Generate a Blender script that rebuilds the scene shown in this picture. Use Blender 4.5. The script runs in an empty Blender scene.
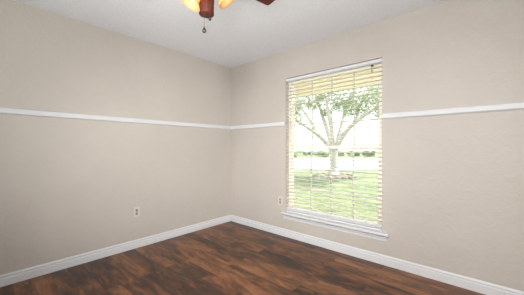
import bpy, bmesh, math, random
from mathutils import Vector, Matrix, noise
random.seed(7)
C = bpy.context.scene.collection
S = bpy.context.scene
R = math.radians

# ------------------------------------------------------------ camera
CAM = Vector((3.059, -2.701, 1.169)); YAW = R(41.6); F = 253.3; HOR = 147.7
cd = bpy.data.cameras.new('camera'); cam = bpy.data.objects.new('camera', cd); C.objects.link(cam)
cam.location = CAM; cam.rotation_euler = (R(90), 0, YAW)
cd.sensor_width = 36; cd.lens = F/524*36; cd.clip_start = .02; cd.clip_end = 500
S.camera = cam
VF = Vector((-math.sin(YAW), math.cos(YAW), 0)); VR = Vector((math.cos(YAW), math.sin(YAW), 0))

# ------------------------------------------------------------ world, sun, lights, exposure
w = bpy.data.worlds.new('world'); S.world = w; w.use_nodes = True
nt = w.node_tree; bg = nt.nodes['Background']
sk = nt.nodes.new('ShaderNodeTexSky'); sk.sky_type = 'HOSEK_WILKIE'; sk.turbidity = 6; sk.ground_albedo = .4
sk.sun_direction = Vector((.45, .72, 1)).normalized()
mx = nt.nodes.new('ShaderNodeMixRGB'); mx.inputs[0].default_value = .75; mx.inputs[2].default_value = (.93, .96, 1, 1)
nt.links.new(sk.outputs[0], mx.inputs[1]); nt.links.new(mx.outputs[0], bg.inputs[0]); bg.inputs[1].default_value = 2.3

def light(name, kind, loc, target, energy, color=(1, 1, 1), size=1, sizey=None, **k):
    l = bpy.data.lights.new(name, kind); l.energy = energy; l.color = color
    if kind == 'AREA':
        l.size = size
        if sizey: l.shape = 'RECTANGLE'; l.size_y = sizey
    elif kind == 'SUN': l.angle = size
    else: l.shadow_soft_size = size
    o = bpy.data.objects.new(name, l); C.objects.link(o); o.location = loc
    d = Vector(target) - Vector(loc); o.rotation_euler = d.to_track_quat('-Z', 'Y').to_euler()
    return o
light('sun', 'SUN', (8, 3, 12), (8-.45*5, 3-.72*5, 12-5), 7.0, (1, .96, .88), R(1))
light('ceiling_fill', 'AREA', (2.85, -3.1, .85), (1.5, -1.5, 2.44), 18.5, (1, .99, .975), .7).data.spread = R(140)  # added fill behind the camera, aimed up to brighten the ceiling
light('far_ceiling_fill', 'AREA', (2.6, -3.2, .85), (.7, -.7, 2.44), 5, (1, .99, .975), .7).data.spread = R(100)  # second added fill, lifts the far part of the ceiling
light('corner_fill', 'AREA', (3.45, -3.5, 1.75), (.2, -.1, .6), 8.6, (1, .99, .975), .4).data.spread = R(60)  # added narrow fill that evens out the walls at the corner
light('window_wall_fill', 'AREA', (3.0, -3.4, 1.75), (3.0, 0, .1), 11.5, (1, .985, .965), .4).data.spread = R(95)  # added fill for the lower window wall, not a lamp of the room
light('camera_flash', 'AREA', (3.07, -2.76, 1.40), (1.3, -.8, 1.5), 7, (1, .99, .97), .10)
S.view_settings.view_transform = 'Standard'; S.view_settings.look = 'None'
S.view_settings.exposure = 0.8; S.view_settings.gamma = 1; S.view_settings.use_curve_mapping = False

# ------------------------------------------------------------ materials
def srgb(r, g, b):
    f = lambda c: (c/255/12.92) if c/255 <= .04045 else ((c/255+.055)/1.055)**2.4
    return (f(r), f(g), f(b), 1)
class N:
    def __init__(s, name):
        s.m = bpy.data.materials.new(name); s.m.use_nodes = True
        s.t = s.m.node_tree; s.b = s.t.nodes['Principled BSDF']; s.out = s.t.nodes['Material Output']
    def n(s, typ, **k):
        x = s.t.nodes.new('ShaderNode'+typ)
        for a, v in k.items(): setattr(x, a, v)
        return x
    def l(s, a, b): s.t.links.new(a, b)
    def noise(s, scale, detail=4, vec=None, rough=.5, dist=0):
        x = s.n('TexNoise'); x.inputs['Scale'].default_value = scale; x.inputs['Detail'].default_value = detail
        x.inputs['Roughness'].default_value = rough; x.inputs['Distortion'].default_value = dist
        if vec: s.l(vec, x.inputs['Vector'])
        return x
    def coord(s, scale=(1, 1, 1), rot=(0, 0, 0)):
        g = s.n('NewGeometry'); mp = s.n('Mapping'); s.l(g.outputs['Position'], mp.inputs[0])
        mp.inputs['Scale'].default_value = scale; mp.inputs['Rotation'].default_value = rot
        return mp.outputs[0]
    def ramp(s, fac, stops):
        r = s.n('ValToRGB'); e = r.color_ramp.elements
        while len(e) < len(stops): e.new(.5)
        for i, (p, c) in enumerate(stops): e[i].position = p; e[i].color = c
        s.l(fac, r.inputs[0]); return r.outputs[0]
    def mix(s, fac, a, b, mode='MIX'):
        x = s.n('MixRGB', blend_type=mode)
        for i, v in ((0, fac), (1, a), (2, b)):
            if hasattr(v, 'links'): s.l(v, x.inputs[i])
            else: x.inputs[i].default_value = v
        return x.outputs[0]
    def bump(s, h, strength, dist=.01):
        b = s.n('Bump'); b.inputs['Strength'].default_value = strength; b.inputs['Distance'].default_value = dist
        s.l(h, b.inputs['Height']); s.l(b.outputs[0], s.b.inputs['Normal'])
def plain(name, col, rough=.5, metal=0, var=.06, scale=8, coat=0, bump=0):
    k = N(name); a = col[:3]
    c = k.ramp(k.noise(scale).outputs[0], [(.3, tuple(x*(1-var) for x in a)+(1,)), (.7, tuple(min(1, x*(1+var)) for x in a)+(1,))])
    k.l(c, k.b.inputs['Base Color']); k.b.inputs['Roughness'].default_value = rough
    k.b.inputs['Metallic'].default_value = metal; k.b.inputs['Coat Weight'].default_value = coat
    if bump: k.bump(k.noise(scale*6).outputs[0], bump, .003)
    return k.m

k = N('wall_paint'); v = k.coord()
big = k.noise(1.1, 5, v, .6, .4).outputs[0]; fine = k.noise(55, 3, v).outputs[0]; mid = k.noise(9, 4, v, .6, .8).outputs[0]
a = k.ramp(big, [(.3, (.462, .427, .385, 1)), (.7, (.505, .468, .424, 1))])
a = k.mix(k.ramp(mid, [(.50, (0, 0, 0, 1)), (.75, (.35, .35, .35, 1))]), a, (.455, .41, .368, 1))
k.l(a, k.b.inputs['Base Color']); k.b.inputs['Roughness'].default_value = .55
h = k.mix(.55, k.ramp(mid, [(.45, (0, 0, 0, 1)), (.55, (1, 1, 1, 1))]), fine); k.bump(h, .4, .004)
M_wall = k.m
k = N('ceiling_paint'); v = k.coord()
a = k.ramp(k.noise(60, 4, v).outputs[0], [(.35, (.71, .73, .76, 1)), (.65, (.76, .78, .81, 1))])
k.l(a, k.b.inputs['Base Color']); k.b.inputs['Roughness'].default_value = .9
k.bump(k.noise(70, 4, v).outputs[0], .2, .006); M_ceil = k.m
M_trim = plain('white_trim_paint', (.63, .64, .655), .5, var=.02)
M_almond = plain('almond_window_vinyl', (.88, .84, .73), .45, var=.02)
M_white_vinyl = plain('muntin_white', (.56, .56, .50), .45, var=.02)
M_plate = plain('outlet_plastic', (.58, .54, .49), .35, var=.02)
M_socket = plain('socket_face', (.30, .265, .23), .4, var=.02)
M_dark = plain('dark_slot', (.05, .045, .04), .5)
M_chrome = plain('dark_nickel', (.07, .065, .06), .35, .8, .05)
M_brass = plain('aged_brass', (.45, .32, .18), .35, .9, .05)
M_mulch = plain('bark_mulch', (.20, .15, .10), .95, var=.4, scale=30, bump=.5)
M_stone = plain('grey_stone', (.24, .23, .21), .85, var=.25, scale=9, bump=.4)
M_bark = plain('tree_bark', (.48, .46, .41), .9, var=.2, scale=14, bump=.5)
M_soffit = plain('soffit_cream_paint', (.93, .84, .72), .7, var=.03)
M_brick = plain('outer_wall_paint', (.55, .47, .38), .8, var=.1)
M_bounce_slab = plain('pale_bounce_concrete', (.80, .77, .70), .9, var=.05, scale=2)  # for the added slab that bounces sun up to the soffit
M_road = plain('sunlit_concrete', (.62, .61, .58), .9, var=.06, scale=2)

def leafmat(name, c1, c2):
    k = N(name); c = k.ramp(k.noise(3, 3, k.coord()).outputs[0], [(.3, c1), (.7, c2)])
    k.l(c, k.b.inputs['Base Color']); k.b.inputs['Roughness'].default_value = .6
    tr = k.n('BsdfTranslucent'); k.l(c, tr.inputs[0]); m = k.n('MixShader'); m.inputs[0].default_value = .45
    k.l(k.b.outputs[0], m.inputs[1]); k.l(tr.outputs[0], m.inputs[2]); k.l(m.outputs[0], k.out.inputs[0])
    return k.m
M_leaf = leafmat('oak_leaves', (.26, .33, .16, 1), (.38, .45, .25, 1))
M_shrub = leafmat('shrub_leaves', (.28, .34, .21, 1), (.38, .43, .29, 1))

k = N('lawn_grass'); v = k.coord()
a = k.ramp(k.noise(.9, 6, v, .65, .5).outputs[0], [(.36, (.070, .115, .036, 1)), (.5, (.11, .155, .058, 1)), (.62, (.18, .20, .11, 1))])
a = k.mix(k.ramp(k.noise(6, 5, v, .7).outputs[0], [(.5, (0, 0, 0, 1)), (.66, (.8, .8, .8, 1))]), a, (.32, .32, .24, 1))
k.l(a, k.b.inputs['Base Color']); k.b.inputs['Roughness'].default_value = .95
k.bump(k.noise(40, 4, v).outputs[0], .8, .03); M_lawn = k.m

# blind slats: white, a little light comes through them
k = N('blind_slat_white'); k.b.inputs['Base Color'].default_value = (.86, .85, .81, 1); k.b.inputs['Roughness'].default_value = .4
tr = k.n('BsdfTranslucent'); tr.inputs[0].default_value = (.95, .88, .70, 1); m = k.n('MixShader'); m.inputs[0].default_value = .38
k.l(k.b.outputs[0], m.inputs[1]); k.l(tr.outputs[0], m.inputs[2]); k.l(m.outputs[0], k.out.inputs[0]); M_slat = k.m
M_slat_stack = plain('blind_slat_opaque_white', (.84, .84, .84), .4, var=.01)
# glass pane
k = N('window_glass'); tp = k.n('BsdfTransparent'); tp.inputs[0].default_value = (.97, .985, .975, 1)
gl = k.n('BsdfGlossy'); gl.inputs['Roughness'].default_value = .02; fr = k.n('Fresnel'); fr.inputs[0].default_value = 1.45
m = k.n('MixShader'); k.l(fr.outputs[0], m.inputs[0]); k.l(tp.outputs[0], m.inputs[1]); k.l(gl.outputs[0], m.inputs[2]); k.l(m.outputs[0], k.out.inputs[0])
M_glass = k.m
# lamp shade: lit amber glass
k = N('amber_glass_shade'); k.b.inputs['Base Color'].default_value = (.85, .62, .36, 1); k.b.inputs['Roughness'].default_value = .35
tr = k.n('BsdfTranslucent'); tr.inputs[0].default_value = (1, .72, .38, 1); m = k.n('MixShader'); m.inputs[0].default_value = .6
k.l(k.b.outputs[0], m.inputs[1]); k.l(tr.outputs[0], m.inputs[2]); k.l(m.outputs[0], k.out.inputs[0]); M_shade = k.m
k = N('lit_bulb'); k.b.inputs['Base Color'].default_value = (1, .9, .7, 1); k.b.inputs['Emission Color'].default_value = (1, .80, .48, 1)
k.b.inputs['Emission Strength'].default_value = 3.2; M_bulb = k.m
# mahogany
def woodmat(name, c1, c2, axis):
    k = N(name); tc = k.n('TexCoord'); mp = k.n('Mapping'); k.l(tc.outputs['Object'], mp.inputs[0]); mp.inputs['Scale'].default_value = axis
    c = k.ramp(k.noise(6, 5, mp.outputs[0], .6, .6).outputs[0], [(.3, c1), (.7, c2)])
    k.l(c, k.b.inputs['Base Color']); k.b.inputs['Roughness'].default_value = .5; k.b.inputs['Specular IOR Level'].default_value = .2; return k.m
M_mahog = woodmat('mahogany_housing', (.05, .012, .009, 1), (.10, .024, .016, 1), (8, 8, .6))
M_blade = woodmat('mahogany_blade', (.06, .012, .009, 1), (.09, .020, .014, 1), (1, 9, 9))

# floor: dark walnut planks running along X
k = N('walnut_plank_floor'); v = k.coord()
br = k.n('TexBrick'); k.l(v, br.inputs['Vector']); br.offset = .37; br.offset_frequency = 2; br.squash = 1
for nme, val in (('Color1', (0, 0, 0, 1)), ('Color2', (1, 1, 1, 1)), ('Mortar', (.5, .5, .5, 1)), ('Scale', 1.0), ('Mortar Size', .0012), ('Mortar Smooth', .2), ('Bias', 0.0), ('Brick Width', 1.15), ('Row Height', .125)):
    br.inputs[nme].default_value = val
sep = k.n('SeparateXYZ'); k.l(v, sep.inputs[0])
off = k.n('MixRGB', blend_type='MULTIPLY'); off.inputs[0].default_value = 1; k.l(br.outputs['Color'], off.inputs[1]); off.inputs[2].default_value = (23, 11, 5, 1)
addv = k.n('VectorMath', operation='ADD'); k.l(v, addv.inputs[0]); k.l(off.outputs[0], addv.inputs[1])
mp = k.n('Mapping'); k.l(addv.outputs[0], mp.inputs[0]); mp.inputs['Scale'].default_value = (2.0, 7.5, 1)
g1 = k.noise(1.4, 6, mp.outputs[0], .62, .7).outputs[0]
mp2 = k.n('Mapping'); k.l(addv.outputs[0], mp2.inputs[0]); mp2.inputs['Scale'].default_value = (3, 45, 1)
g2 = k.noise(2, 5, mp2.outputs[0], .6, .5).outputs[0]
pn = k.noise(.6, 2, addv.outputs[0]).outputs[0]
ad = k.mix(.16, g1, br.outputs['Color']); ad = k.mix(.18, ad, g2)
col = k.ramp(ad, [(.36, (.020, .012, .009, 1)), (.44, (.055, .025, .014, 1)), (.51, (.120, .048, .021, 1)), (.58, (.215, .088, .036, 1)), (.68, (.31, .145, .065, 1))])
knot = k.ramp(k.noise(5, 6, addv.outputs[0], .7, 1.0).outputs[0], [(.30, (.85, .85, .85, 1)), (.40, (0, 0, 0, 1))])
col = k.mix(knot, col, (.022, .013, .010, 1))
col = k.mix(br.outputs['Fac'], col, (.015, .010, .008, 1))
k.l(col, k.b.inputs['Base Color'])
k.l(k.ramp(g1, [(.3, (.30, .30, .30, 1)), (.7, (.42, .42, .42, 1))]), k.b.inputs['Roughness'])
k.b.inputs['Specular IOR Level'].default_value = .35
hh = k.mix(.5, g1, g2); hh = k.mix(br.outputs['Fac'], hh, (0, 0, 0, 1)); k.bump(hh, .25, .003); M_floor = k.m

# ------------------------------------------------------------ geometry helpers
def box(bm, x0, x1, y0, y1, z0, z1):
    vs = [bm.verts.new(p) for p in ((x0,y0,z0),(x1,y0,z0),(x1,y1,z0),(x0,y1,z0),(x0,y0,z1),(x1,y0,z1),(x1,y1,z1),(x0,y1,z1))]
    for f in ((0,3,2,1),(4,5,6,7),(0,1,5,4),(1,2,6,5),(2,3,7,6),(3,0,4,7)): bm.faces.new([vs[i] for i in f])
    return vs
def obj(name, bm, mat, parent=None, smooth=False, bevel=0, seg=2):
    bmesh.ops.recalc_face_normals(bm, faces=bm.faces)
    me = bpy.data.meshes.new(name); bm.to_mesh(me); bm.free(); me.materials.append(mat)
    if smooth:
        for p in me.polygons: p.use_smooth = True
    o = bpy.data.objects.new(name, me); C.objects.link(o)
    if parent: o.parent = parent
    if bevel:
        b = o.modifiers.new('bevel', 'BEVEL'); b.width = bevel; b.segments = seg; b.limit_method = 'ANGLE'
    return o
def tag(o, label=None, cat=None, group=None, kind=None):
    for a, v in (('label', label), ('category', cat), ('group', group), ('kind', kind)):
        if v: o[a] = v
    return o
def struct(name, bm, mat, label, cat, parent=None, **k):
    o = obj(name, bm, mat, parent, **k); return tag(o, label, cat, kind='structure')
def empty(name, loc, rz=0):
    o = bpy.data.objects.new(name, None); C.objects.link(o); o.location = loc; o.rotation_euler = (0, 0, rz); o.empty_display_size = .1; return o
def lathe(bm, prof, n=32, mat=None, cap=False):
    mat = mat or Matrix(); rings = []
    for r, z in prof:
        rings.append([bm.verts.new(mat @ Vector((r*math.cos(2*math.pi*i/n), r*math.sin(2*math.pi*i/n), z))) for i in range(n)])
    for a, b in zip(rings, rings[1:]):
        for i in range(n): bm.faces.new((a[i], a[(i+1) % n], b[(i+1) % n], b[i]))
    if cap: bm.faces.new(rings[0]); bm.faces.new(rings[-1])
def tube(bm, pts, rad, n=8, cap=True):
    pts = [Vector(p) for p in pts]; rad = rad if isinstance(rad, (list, tuple)) else [rad]*len(pts); rings = []
    for i, p in enumerate(pts):
        d = (pts[min(i+1, len(pts)-1)] - pts[max(i-1, 0)]).normalized()
        a = d.cross(Vector((0, 0, 1))); a = a.normalized() if a.length > 1e-3 else Vector((1, 0, 0)); b = d.cross(a)
        rings.append([bm.verts.new(p + rad[i]*(a*math.cos(2*math.pi*j/n) + b*math.sin(2*math.pi*j/n))) for j in range(n)])
    for a, b in zip(rings, rings[1:]):
        for i in range(n): bm.faces.new((a[i], a[(i+1) % n], b[(i+1) % n], b[i]))
    if cap: bm.faces.new(rings[0]); bm.faces.new(rings[-1])
def prism(bm, prof, P0, P1, nrm):
    """profile [(out, z)] swept from P0 to P1; nrm = direction out of the wall"""
    P0, P1, nrm = Vector(P0), Vector(P1), Vector(nrm)
    a = [bm.verts.new(P0 + nrm*o + Vector((0, 0, z))) for o, z in prof]; b = [bm.verts.new(P1 + nrm*o + Vector((0, 0, z))) for o, z in prof]
    n = len(prof)
    for i in range(n): bm.faces.new((a[i], a[(i+1) % n], b[(i+1) % n], b[i]))
    bm.faces.new(a); bm.faces.new(b)

# ------------------------------------------------------------ room shell
L = 3.72; H = 2.44; T = .15
WX0, WX1, WZ0, WZ1 = 1.075, 2.272, .325, 2.075
bm = bmesh.new(); box(bm, -T, L+T, -L-T, T, -.1, 0); struct('floor', bm, M_floor, 'dark walnut plank laminate floor of the empty room', 'floor')
bm = bmesh.new(); box(bm, -T, L+T, -L-T, T, H, H+.1); struct('ceiling', bm, M_ceil, 'light grey textured ceiling of the room', 'ceiling')
bm = bmesh.new(); box(bm, -T, 0, -L, 0, 0, H); struct('wall_left', bm, M_wall, 'beige wall left of the corner with white chair rail', 'wall')
bm = bmesh.new(); box(bm, L, L+T, -L, 0, 0, H); struct('wall_right', bm, M_wall, 'beige wall at the right hand side of the window wall', 'wall')
bm = bmesh.new(); box(bm, -T, L+T, -L-T, -L, 0, H); struct('wall_back', bm, M_wall, 'beige wall behind the camera', 'wall')
bm = bmesh.new()
for (a, b, c, d) in ((-T, WX0, 0, H), (WX1, L+T, 0, H), (WX0, WX1, 0, WZ0-.03), (WX0, WX1, WZ1, H)): box(bm, a, b, 0, T, c, d)
struct('wall_front', bm, M_wall, 'beige wall with the window and white chair rail', 'wall')

BB = [(0, 0), (.016, 0), (.016, .062), (.007, .069), (.011, .075), (.011, .084), (.004, .096), (0, .096)]
RAIL = [(0, 1.449), (.004, 1.449), (.022, 1.462), (.022, 1.500), (.014, 1.508), (0, 1.508)]
for nme, prof, p0, p1, nr, lab, cat in (
    ('baseboard_left', BB, (0, -L, 0), (0, 0, 0), (1, 0, 0), 'white baseboard along the left wall', 'baseboard'),
    ('baseboard_front', BB, (0.016, 0, 0), (L, 0, 0), (0, -1, 0), 'white baseboard below the window', 'baseboard'),
    ('baseboard_right', BB, (L, -.016, 0), (L, -L, 0), (-1, 0, 0), 'white baseboard along the right wall', 'baseboard'),
    ('baseboard_back', BB, (L-.016, -L, 0), (0.016, -L, 0), (0, 1, 0), 'white baseboard along the back wall', 'baseboard'),
    ('trim_1', RAIL, (0, -L, 0), (0, 0, 0), (1, 0, 0), 'white chair rail running along the left wall', 'chair rail'),
    ('trim_2', RAIL, (.02, 0, 0), (WX0-.002, 0, 0), (0, -1, 0), 'short white chair rail between corner and window', 'chair rail'),
    ('trim_3', RAIL, (WX1+.004, 0, 0), (L, 0, 0), (0, -1, 0), 'white chair rail on the wall right of the window', 'chair rail')):
    bm = bmesh.new(); prism(bm, prof, p0, p1, nr); struct(nme, bm, M_trim, lab, cat)

# ------------------------------------------------------------ window
win = empty('window_1', ((WX0+WX1)/2, .10, WZ0)); tag(win, 'tall single hung window with almond frame and white grid behind the blind', 'window', kind='structure')
O = Vector(win.location)
def wobj(name, bm, mat, parent=win, **k):
    for v in bm.verts: v.co -= O
    return obj(name, bm, mat, parent, **k)
FY0, FY1 = .075, T-.001
bm = bmesh.new(); fw = .03
box(bm, WX0, WX0+fw, FY0, FY1, WZ0, WZ1); box(bm, WX1-fw, WX1, FY0, FY1, WZ0, WZ1)
box(bm, WX0+fw, WX1-fw, FY0, FY1, WZ1-fw, WZ1); box(bm, WX0+fw, WX1-fw, FY0, FY1, WZ0, WZ0+.018)
wobj('window_frame', bm, M_almond, bevel=.002)
MZ = 1.175
def sash(name, z0, z1, y0, y1, top, bot):
    x0, x1 = WX0+fw, WX1-fw; sw = .032
    bm = bmesh.new(); box(bm, x0, x0+sw, y0, y1, z0, z1); box(bm, x1-sw, x1, y0, y1, z0, z1)
    box(bm, x0+sw, x1-sw, y0, y1, z1-top, z1); box(bm, x0+sw, x1-sw, y0, y1, z0, z0+bot)
    s = wobj(name, bm, M_almond, bevel=.002)
    ym = (y0+y1)/2; gx0, gx1, gz0, gz1 = x0+sw, x1-sw, z0+bot, z1-top
    bm = bmesh.new(); box(bm, gx0, gx1, ym-.002, ym+.002, gz0, gz1)
    wobj('pane', bm, M_glass, s)
    bm = bmesh.new()
    for i in (1, 2, 3):
        x = gx0+(gx1-gx0)*i/4; box(bm, x-.005, x+.005, ym-.009, ym+.009, gz0, gz1)
    for i in (1, 2):
        z = gz0+(gz1-gz0)*i/3; box(bm, gx0, gx1, ym-.008, ym+.008, z-.007, z+.007)
    wobj('muntin_grid', bm, M_white_vinyl, s)
sash('lower_sash', WZ0+.018, MZ+.018, .082, .108, .042, .034)
sash('upper_sash', MZ-.022, WZ1-fw, .110, .136, .032, .042)
bm = bmesh.new(); box(bm, 1.62, 1.70, .066, .082, MZ+.004, MZ+.018); wobj('sash_lock', bm, M_almond, bevel=.003)
# stool and apron
bm = bmesh.new()
box(bm, WX0-.040, WX1+.072, -.055, 0, WZ0-.028, WZ0); box(bm, WX0+.0005, WX1-.0005, 0, .0745, WZ0-.028, WZ0)
bmesh.ops.remove_doubles(bm, verts=bm.verts, dist=1e-5)
s = wobj('window_sill', bm, M_trim, bevel=.008, seg=3)
bm = bmesh.new(); prism(bm, [(0, WZ0-.092), (.010, WZ0-.092), (.014, WZ0-.084), (.014, WZ0-.07), (.020, WZ0-.055), (.040, WZ0-.046), (.040, WZ0-.041), (.014, WZ0-.037), (.014, WZ0-.0285), (0, WZ0-.0285)], (WX0-.025, 0, 0), (WX1+.055, 0, 0), (0, -1, 0))
wobj('apron', bm, M_trim)

# ------------------------------------------------------------ blind
bl = empty('window_blind', ((WX0+WX1)/2, .035, WZ0)); O2 = Vector(bl.location)
tag(bl, 'white horizontal slat blind lowered with open slats in the window recess', 'blind')
def bobj(name, bm, mat, parent=bl, **k):
    for v in bm.verts: v.co -= O2
    return obj(name, bm, mat, parent, **k)
bx0, bx1 = WX0+.006, WX1-.006
bm = bmesh.new(); box(bm, bx0, bx1, .012, .058, WZ1-.042, WZ1-.006); box(bm, bx0-.003, bx1+.003, .002, .009, WZ1-.036, WZ1-.007)
bobj('head_rail', bm, M_trim, bevel=.002)
bm = bmesh.new(); z = WZ1-.085; zb = WZ0+.075; slz = []
while z > zb: slz.append(z); z -= .0438
for z in slz:
    n = 5; dep = .05; tilt = R(2); top = []; bot = []
    for i in range(n+1):
        s_ = -dep/2+dep*i/n; cr = .0022*(1-(2*s_/dep)**2)
        yy = .035+s_*math.cos(tilt); zz = z+s_*math.sin(tilt)+cr
        top.append((yy, zz+.0014)); bot.append((yy, zz-.0014))
    pr = top+bot[::-1]
    a = [bm.verts.new((bx0, y, q)) for y, q in pr]; b = [bm.verts.new((bx1, y, q)) for y, q in pr]; m_ = len(pr)
    for i in range(m_): bm.faces.new((a[i], a[(i+1) % m_], b[(i+1) % m_], b[i]))
    bm.faces.new(a); bm.faces.new(b)
bobj('slat_panel', bm, M_slat)
bm = bmesh.new()
for i in range(3): box(bm, bx0, bx1, .011, .059, WZ0+.025+i*.0145, WZ0+.031+i*.0145)
bobj('gathered_slats', bm, M_slat_stack)
bm = bmesh.new(); box(bm, bx0, bx1, .010, .060, WZ0+.001, WZ0+.018); bobj('bottom_rail', bm, M_trim, bevel=.003)
for x in (WX0+.16, (WX0+WX1)/2, WX1-.16):
    bm = bmesh.new()
    for y in (.0085, .0615): tube(bm, [(x, y, WZ0+.02), (x, y, WZ1-.05)], .0011, 5)
    for z in slz: tube(bm, [(x, .0085, z-.004), (x, .0615, z+.0005)], .0008, 4)
    bobj('ladder_cord', bm, M_trim)
for x, zl, nm in ((WX0+.075, 1.25, 'tilt_wand'),):
    bm = bmesh.new(); tube(bm, [(x, -.004, WZ1-.07), (x, -.004, zl)], .0035, 8); bobj(nm, bm, M_trim, smooth=True)
cord = None
bm = bmesh.new(); tube(bm, [(WX1-.10, -.003, WZ1-.06), (WX1-.105, -.004, 1.75), (WX1-.10, -.004, 1.42)], .0012, 5); cord = bobj('lift_cord', bm, M_trim)
bm = bmesh.new(); box(bm, WX1-.108, WX1-.082, -.008, .001, WZ1-.075, WZ1-.058); bobj('cord_lock', bm, M_chrome, bevel=.002)
bm = bmesh.new(); lathe(bm, [(.002, .02), (.005, .012), (.006, 0), (.003, -.012), (.001, -.016)], 12, Matrix.Translation((WX1-.095, -.010, WZ1-.125)))
tube(bm, [(WX1-.095, -.010, WZ1-.11), (WX1-.095, -.006, WZ1-.07)], .0012, 5); bobj('cord_tassel', bm, M_chrome, smooth=True)

# ------------------------------------------------------------ outlets
def outlet(loc, rz, label):
    e = empty('wall_outlet', loc, rz); tag(e, label, 'outlet', 'duplex outlets low on the walls')   # local -Y is out of the wall
    bm = bmesh.new(); box(bm, -.035, .035, -.006, 0, -.057, .057); obj('cover_plate', bm, M_plate, e, bevel=.004, seg=3)
    for zc in (-.0195, .0195):
        bm = bmesh.new()
        lathe(bm, [(.0165, 0), (.0165, .003), (.015, .0045), (0.0001, .0045)], 20, Matrix.Translation((0, -.0055, zc)) @ Matrix.Rotation(R(90), 4, 'X'))
        s = obj('socket', bm, M_socket, e)
        bm = bmesh.new(); box(bm, -.0075, -.0045, -.0108, -.009, zc-.003, zc+.008); box(bm, .0045, .0075, -.0108, -.009, zc-.003, zc+.008)
        lathe(bm, [(.0036, -.0108+.0108), (.0036, .0108-.0095)], 10, Matrix.Translation((0, -.0095, zc-.009)) @ Matrix.Rotation(R(90), 4, 'X'), cap=True)
        obj('slot', bm, M_dark, s)
    bm = bmesh.new(); lathe(bm, [(.003, 0), (.003, .001), (.0001, .0015)], 10, Matrix.Translation((0, -.006, 0)) @ Matrix.Rotation(R(90), 4, 'X')); obj('screw', bm, M_chrome, e)
outlet((0, -1.462, .418), R(90), 'beige duplex outlet low on the left wall below the chair rail')
outlet((.992, 0, .455), 0, 'beige duplex outlet beside the lower left corner of the window')

# ------------------------------------------------------------ ceiling fan
DC = 1.42; fc = CAM + DC*(VF + ((206.5-262)/F)*VR)
fan = empty('ceiling_fan', (fc.x, fc.y, 0)); fan.location.z = H
tag(fan, 'mahogany ceiling fan with lit amber glass shades and pull chains', 'ceiling fan')
fwd = math.atan2(VF.y, VF.x)            # heading away from the doorway
def zf(z): return z-H
bm = bmesh.new(); lathe(bm, [(.0001, 0), (.075, 0), (.075, -.02), (.055, -.055), (.03, -.07), (.0001, -.07)], 32); obj('canopy', bm, M_mahog, fan, smooth=True)
bm = bmesh.new(); lathe(bm, [(.014, -.068), (.014, -.10)], 16); obj('downrod', bm, M_chrome, fan, smooth=True)
bm = bmesh.new(); lathe(bm, [(.0001, -.095), (.07, -.098), (.115, -.115), (.125, -.14), (.125, -.20), (.105, -.235), (.06, -.255), (.0001, -.255)], 40); obj('motor_housing', bm, M_mahog, fan, smooth=True)
bm = bmesh.new(); lathe(bm, [(.0001, -.25), (.05, -.25), (.047, -.30), (.044, -.40), (.041, -.49), (.0415, -.525), (.0408, -.5265), (.0001, -.5265)], 40)
obj('switch_housing', bm, M_mahog, fan, smooth=True)
bz = zf(2.18)
def blade_mesh():
    bm = bmesh.new(); out = []
    L0, L1 = .16, .51
    up = [(L0, .046), (L0+.03, .052), (L1-.10, .066), (L1-.018, .067), (L1-.005, .062), (L1, .048)]
    pts = up+[(x, -y) for x, y in up[::-1]]
    a = [bm.verts.new((x, y, .003)) for x, y in pts]; b = [bm.verts.new((x, y, -.003)) for x, y in pts]; n = len(pts)
    for i in range(n): bm.faces.new((a[i], a[(i+1) % n], b[(i+1) % n], b[i]))
    bm.faces.new(a); bm.faces.new(b)
    return bm
BL_A = -R(51)
proto_b = obj('blade', blade_mesh(), M_blade, fan)
bm = bmesh.new(); box(bm, .10, .26, -.012, .012, -.008, -.0035); box(bm, .22, .27, -.035, .035, -.008, -.0035); arm = obj('blade_arm', bm, M_chrome, proto_b, bevel=.003)
for i in range(3):
    a = fwd + BL_A + i*math.pi*2/3
    if i == 0: b_ = proto_b
    else:
        b_ = proto_b.copy(); C.objects.link(b_); b_.parent = fan; c_ = arm.copy(); C.objects.link(c_); c_.parent = b_
    b_.matrix_basis = Matrix.Translation((0, 0, bz)) @ Matrix.Rotation(a, 4, 'Z') @ Matrix.Rotation(R(-6), 4, 'X')
# light kit: three bell shades leaning out from the switch housing
def shade(a, tiltdeg, reach, zs, aim):
    d = Vector((math.cos(a), math.sin(a), 0))
    p0 = d*.04+Vector((0, 0, zs+.01)); p1 = d*(reach-.02)+Vector((0, 0, zs+.02)); p2 = d*reach+Vector((0, 0, zs))
    bm = bmesh.new(); tube(bm, [p0, (p0+p1)/2+Vector((0, 0, .004)), p1, p2], .009, 10)
    ar = obj('lamp_arm', bm, M_mahog, fan, smooth=True)
    d2 = Vector((math.cos(aim), math.sin(aim), 0)); ax = (d2*math.sin(R(tiltdeg)) - Vector((0, 0, 1))*math.cos(R(tiltdeg))).normalized()
    m = Matrix.Translation(p2) @ ax.to_track_quat('Z', 'Y').to_matrix().to_4x4()
    bm = bmesh.new(); lathe(bm, [(.0001, -.008), (.02, -.006), (.022, .012), (.02, .02), (.0001, .02)], 20, m); obj('lamp_holder', bm, M_mahog, fan, smooth=True)
    prof = [(.021, .012), (.026, .03), (.030, .055), (.036, .080), (.046, .102), (.060, .117)]
    bm = bmesh.new(); lathe(bm, prof, 36, m); sh = obj('lamp_shade', bm, M_shade, fan, smooth=True)
    so = sh.modifiers.new('thickness', 'SOLIDIFY'); so.thickness = .003
    bm = bmesh.new(); lathe(bm, [(.0001, .02), (.011, .022), (.012, .035), (.022, .055), (.025, .070), (.018, .086), (.0001, .092)], 20, m); obj('bulb', bm, M_bulb, sh, smooth=True)
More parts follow.
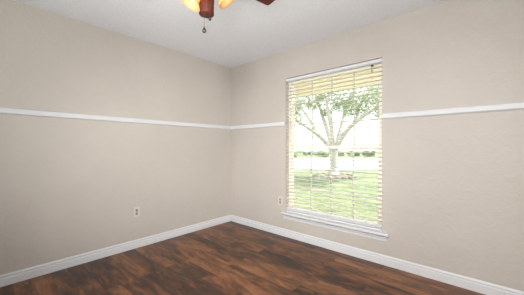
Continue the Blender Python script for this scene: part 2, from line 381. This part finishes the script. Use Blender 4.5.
for a, tl, re in ((R(100), 36, .052), (R(-160), 30, .058), (R(170), 35, .10)): shade(fwd - a, tl, re, -.355 if a > 0 else -.40, fwd - (a-R(20) if a > 0 else -R(105)))
def chain(off, ztop, zlen, r, label, drop):
    bm = bmesh.new(); x, y = off.x, off.y
    n = int(zlen/.005)
    for i in range(n): lathe(bm, [(.0002, .0018), (.0016, 0), (.0002, -.0018)], 6, Matrix.Translation((x, y, ztop-.005*i)))
    tube(bm, [(x, y, ztop), (x, y, ztop-zlen)], .0006, 4)
    c = obj('pull_chain', bm, M_chrome, fan)
    bm = bmesh.new(); lathe(bm, drop, 16, Matrix.Translation((x, y, ztop-zlen))); obj('chain_pull', bm, M_chrome, c, smooth=True)
tear = [(.0002, .014), (.003, .010), (.006, 0), (.010, -.007), (.0115, -.013), (.009, -.020), (.0002, -.024)]
ball = [(.0002, .004), (.006, .002), (.0085, -.005), (.006, -.012), (.0002, -.014)]
chain(-VF*.046 - VR*.002, -.49, .136, .001, '', tear)
chain(-VF*.046 + VR*.029, -.49, .079, .001, '', ball)
#pl = light('fan_lamp_glow', 'POINT', (0, 0, 0), (0, 0, -1), 5, (1, .80, .55), .05); pl.parent = fan; pl.location = (0, 0, -.60)

# ------------------------------------------------------------ outside
GZ = -.15
def P(px, py, t): return CAM + t*(VF + ((px-262)/F)*VR) + Vector((0, 0, t*(HOR-py)/F))
def G(px, t): p = P(px, HOR, t); p.z = GZ; return p
bm = bmesh.new(); n = 60
g = [[bm.verts.new((-60+130*i/n, T+.02+90*j/n, GZ+(.05*noise.noise(Vector((i*.7, j*.9, 0))) if j else 0))) for i in range(n+1)] for j in range(n+1)]
for j in range(n):
    for i in range(n): bm.faces.new((g[j][i], g[j][i+1], g[j+1][i+1], g[j+1][i]))
struct('lawn', bm, M_lawn, 'sunlit green lawn seen through the blind', 'lawn')
bm = bmesh.new(); ps = [G(150, 14.5), G(520, 14.5), G(520, 30), G(150, 30)]
ps = [CAM + VF*14.5 - VR*25, CAM + VF*14.5 + VR*25, CAM + VF*30 + VR*25, CAM + VF*30 - VR*25]
a = [bm.verts.new((p.x, p.y, GZ+.06)) for p in ps]; b = [bm.verts.new((p.x, p.y, GZ-.1)) for p in ps]
bm.faces.new(a); bm.faces.new(b)
for i in range(4): bm.faces.new((a[i], a[(i+1) % 4], b[(i+1) % 4], b[i]))
struct('street', bm, M_road, 'pale sunlit street beyond the lawn', 'street')
# eave over the window: soffit, battens, fascia beam
bm = bmesh.new(); box(bm, -6, 9, T+.001, 2.15, 2.42, 2.46); so = struct('soffit', bm, M_soffit, 'cream painted soffit of the roof overhang outside the window', 'soffit')
bm = bmesh.new()
for y in (.55, 1.0, 1.45, 1.9): box(bm, -6, 9, y-.045, y+.045, 2.34, 2.4195)
struct('soffit_batten', bm, M_soffit, 'cream battens along the soffit', 'soffit batten')
bm = bmesh.new(); box(bm, -6, 9, 2.151, 2.21, 2.34, 2.56); struct('fascia_board', bm, M_soffit, 'cream fascia board at the edge of the roof overhang', 'fascia board')
bm = bmesh.new()
box(bm, -6, -T, T-.05, T, -.3, 2.7); box(bm, L+T, 9, T-.05, T, -.3, 2.7)
struct('outer_wall', bm, M_brick, 'painted outer wall of the house beside the window', 'wall')

bm = bmesh.new(); box(bm, -2, 5, T+.001, 1.45, GZ-.05, GZ+.07); struct('bounce_slab', bm, M_bounce_slab, 'pale concrete slab added unseen under the window to bounce sun onto the soffit', 'bounce slab')  # added below the sill line, out of sight, to bounce sun onto the soffit
# tree
def leaf_cloud(bm, centers, n, size):
    for _ in range(n):
        c, r = random.choice(centers)
        while True:
            q = Vector((random.uniform(-1, 1), random.uniform(-1, 1), random.uniform(-1, 1)))
            if q.length < 1: break
        p = c + Vector((q.x*r, q.y*r, q.z*r*.7))
        u = Vector((random.gauss(0, 1), random.gauss(0, 1), random.gauss(0, 1))).normalized()
        w_ = u.cross(Vector((random.gauss(0, 1), random.gauss(0, 1), random.gauss(0, 1)))).normalized()
        s_ = size*random.uniform(.6, 1.3)
        vs = [bm.verts.new(p+u*s_), bm.verts.new(p+w_*s_*.45), bm.verts.new(p-u*s_), bm.verts.new(p-w_*s_*.45)]
        bm.faces.new(vs)
TD = 11.4
tr_ = empty('oak_tree', G(333.5, TD)); O3 = Vector(tr_.location)
tag(tr_, 'large spreading tree with pale trunk and forked branches on the lawn', 'tree')
bm = bmesh.new(); base = G(333.5, TD)
def B(pts, r0, r1):
    q = [P(*p) for p in pts]
    # smooth
    out = []
    for i in range(len(q)-1):
        for s_ in range(4):
            t_ = s_/4; a0 = q[max(i-1, 0)]; a1 = q[i]; a2 = q[i+1]; a3 = q[min(i+2, len(q)-1)]
            out.append(.5*((2*a1)+(a2-a0)*t_+(2*a0-5*a1+4*a2-a3)*t_**2+(-a0+3*a1-3*a2+a3)*t_**3))
    out.append(q[-1]); m_ = len(out)
    tube(bm, [p-O3 for p in out], [r0+(r1-r0)*i/(m_-1) for i in range(m_)], 10); return out
b0 = base-O3
tube(bm, [b0+Vector((0, 0, -.05)), b0+Vector((0, 0, .12)), b0+Vector((.02, 0, .5)), b0+Vector((0, .02, 1.0)), b0+Vector((0, 0, 1.5))], [.33, .24, .195, .19, .23], 14)
ends = []
for pts, r0, r1 in (
    ([(332, 150, TD), (319, 136, TD-.3), (300, 123, TD-.8), (288, 117, TD-1)], .11, .035),
    ([(319, 136, TD-.3), (309, 119, TD), (299, 103, TD+.3), (296, 90, TD+.4)], .09, .03),
    ([(333, 150, TD), (327, 130, TD+.5), (321, 112, TD+.9), (315, 92, TD+1.2), (310, 70, TD+1.4)], .12, .04),
    ([(334, 150, TD), (331, 125, TD+.1), (327, 104, TD+.2), (331, 82, TD), (333, 60, TD)], .12, .04),
    ([(335, 150, TD), (345, 133, TD-.2), (356, 122, TD-.6), (374, 109, TD-1.2), (392, 98, TD-1.8)], .13, .04),
    ([(335, 150, TD), (342, 125, TD+.5), (347, 105, TD+1), (357, 86, TD+1.3), (366, 65, TD+1.5)], .12, .04),
    ([(356, 122, TD-.6), (360, 105, TD-.4), (372, 88, TD-.2), (380, 70, TD)], .07, .03)):
    ends.append(B(pts, r0, r1))
obj('trunk', bm, M_bark, tr_, smooth=True)
cs = []
for o_ in ends:
    for p in o_[len(o_)*2//3:]: cs.append((p-O3+Vector((random.uniform(-.5, .5), random.uniform(-.5, .5), random.uniform(.1, .8))), random.uniform(.35, .6)))
for px, py, dt, r in ((345, 98, 0, .55), (333, 96, .4, .6), (338, 108, .5, .35), (322, 101, .6, .4), (312, 106, .5, .3), (326, 112, .7, .3), (349, 105, .2, .4), (355, 104, -.5, .5), (366, 100, -1, .6), (378, 104, -1, .55), (372, 92, 0, .8), (358, 90, 0, .7), (342, 88, .5, .7), (388, 100, -.8, .7), (350, 112, -.6, .3), (381, 113, -1, .35),
                      (328, 92, .3, .5), (316, 96, .8, .45), (304, 100, .5, .35), (296, 104, .5, .35), (300, 86, 0, .6), (364, 111, -.5, .35), (337, 103, .6, .4), (372, 75, 0, 1.1), (350, 70, 0, 1.2), (325, 68, 0, 1.2), (300, 66, 0, 1.1), (392, 80, 0, 1.0), (400, 96, 0, .8)):
    cs.append((P(px, py, TD+dt)-O3, r))
bm = bmesh.new(); leaf_cloud(bm, cs, 19000, .05); obj('foliage', bm, M_leaf, tr_)
# mulch bed and edging stones
bm = bmesh.new(); lathe(bm, [(.34, .02), (.36, .06), (.55, .06), (.75, .05), (.80, -.03)], 28); mb = obj('mulch_bed', bm, M_mulch, None, smooth=True); mb.location = (base.x, base.y, GZ)
tag(mb, 'round brown mulch bed at the foot of the tree', 'mulch bed')
def stone():
    bm = bmesh.new(); bmesh.ops.create_icosphere(bm, subdivisions=2, radius=1)
    for v in bm.verts:
        v.co *= 1+.22*noise.noise(v.co*1.6); v.co.x *= .14; v.co.y *= .10; v.co.z *= .085
    return obj('edging_stone', bm, M_stone, None, smooth=True)
s0 = stone()
for i in range(20):
    s = s0 if i == 0 else s0.copy()
    if i: C.objects.link(s)
    a = 2*math.pi*i/20
    s.location = (base.x+.93*math.cos(a), base.y+.93*math.sin(a), GZ+.05); s.rotation_euler = (0, 0, a+1.57+random.uniform(-.2, .2)); s.scale = (random.uniform(.8, 1.05),)*3
    tag(s, 'grey edging stone in the ring around the tree', 'stone', 'edging stones around the tree')
# far shrubs
labels = ['pale green shrub across the street, %s' % q for q in ('behind the left edge of the window', 'left of the tree trunk', 'just left of the tree trunk', 'just right of the tree trunk', 'right of the tree trunk', 'behind the right part of the window', 'at the right edge of the window')]
for i, px in enumerate((291, 306, 321, 337, 353, 369, 385)):
    p = G(px, (33, 34.5)[i % 2]); e = empty('shrub', p, YAW); tag(e, labels[i], 'shrub', 'shrubs across the street')
    bm = bmesh.new(); leaf_cloud(bm, [(Vector((random.uniform(-.85, .85), random.uniform(-.3, .3), random.uniform(.25, .8))), random.uniform(.2, .42)) for _ in range(14)], 1100, .10)
    obj('foliage', bm, M_shrub, e)
    bm = bmesh.new()
    for q in range(4): tube(bm, [(0, 0, -.05), (random.uniform(-.3, .3), random.uniform(-.2, .2), .5), (random.uniform(-.5, .5), random.uniform(-.4, .4), .9)], [.04, .025, .01], 6)
    obj('stem', bm, M_bark, e)
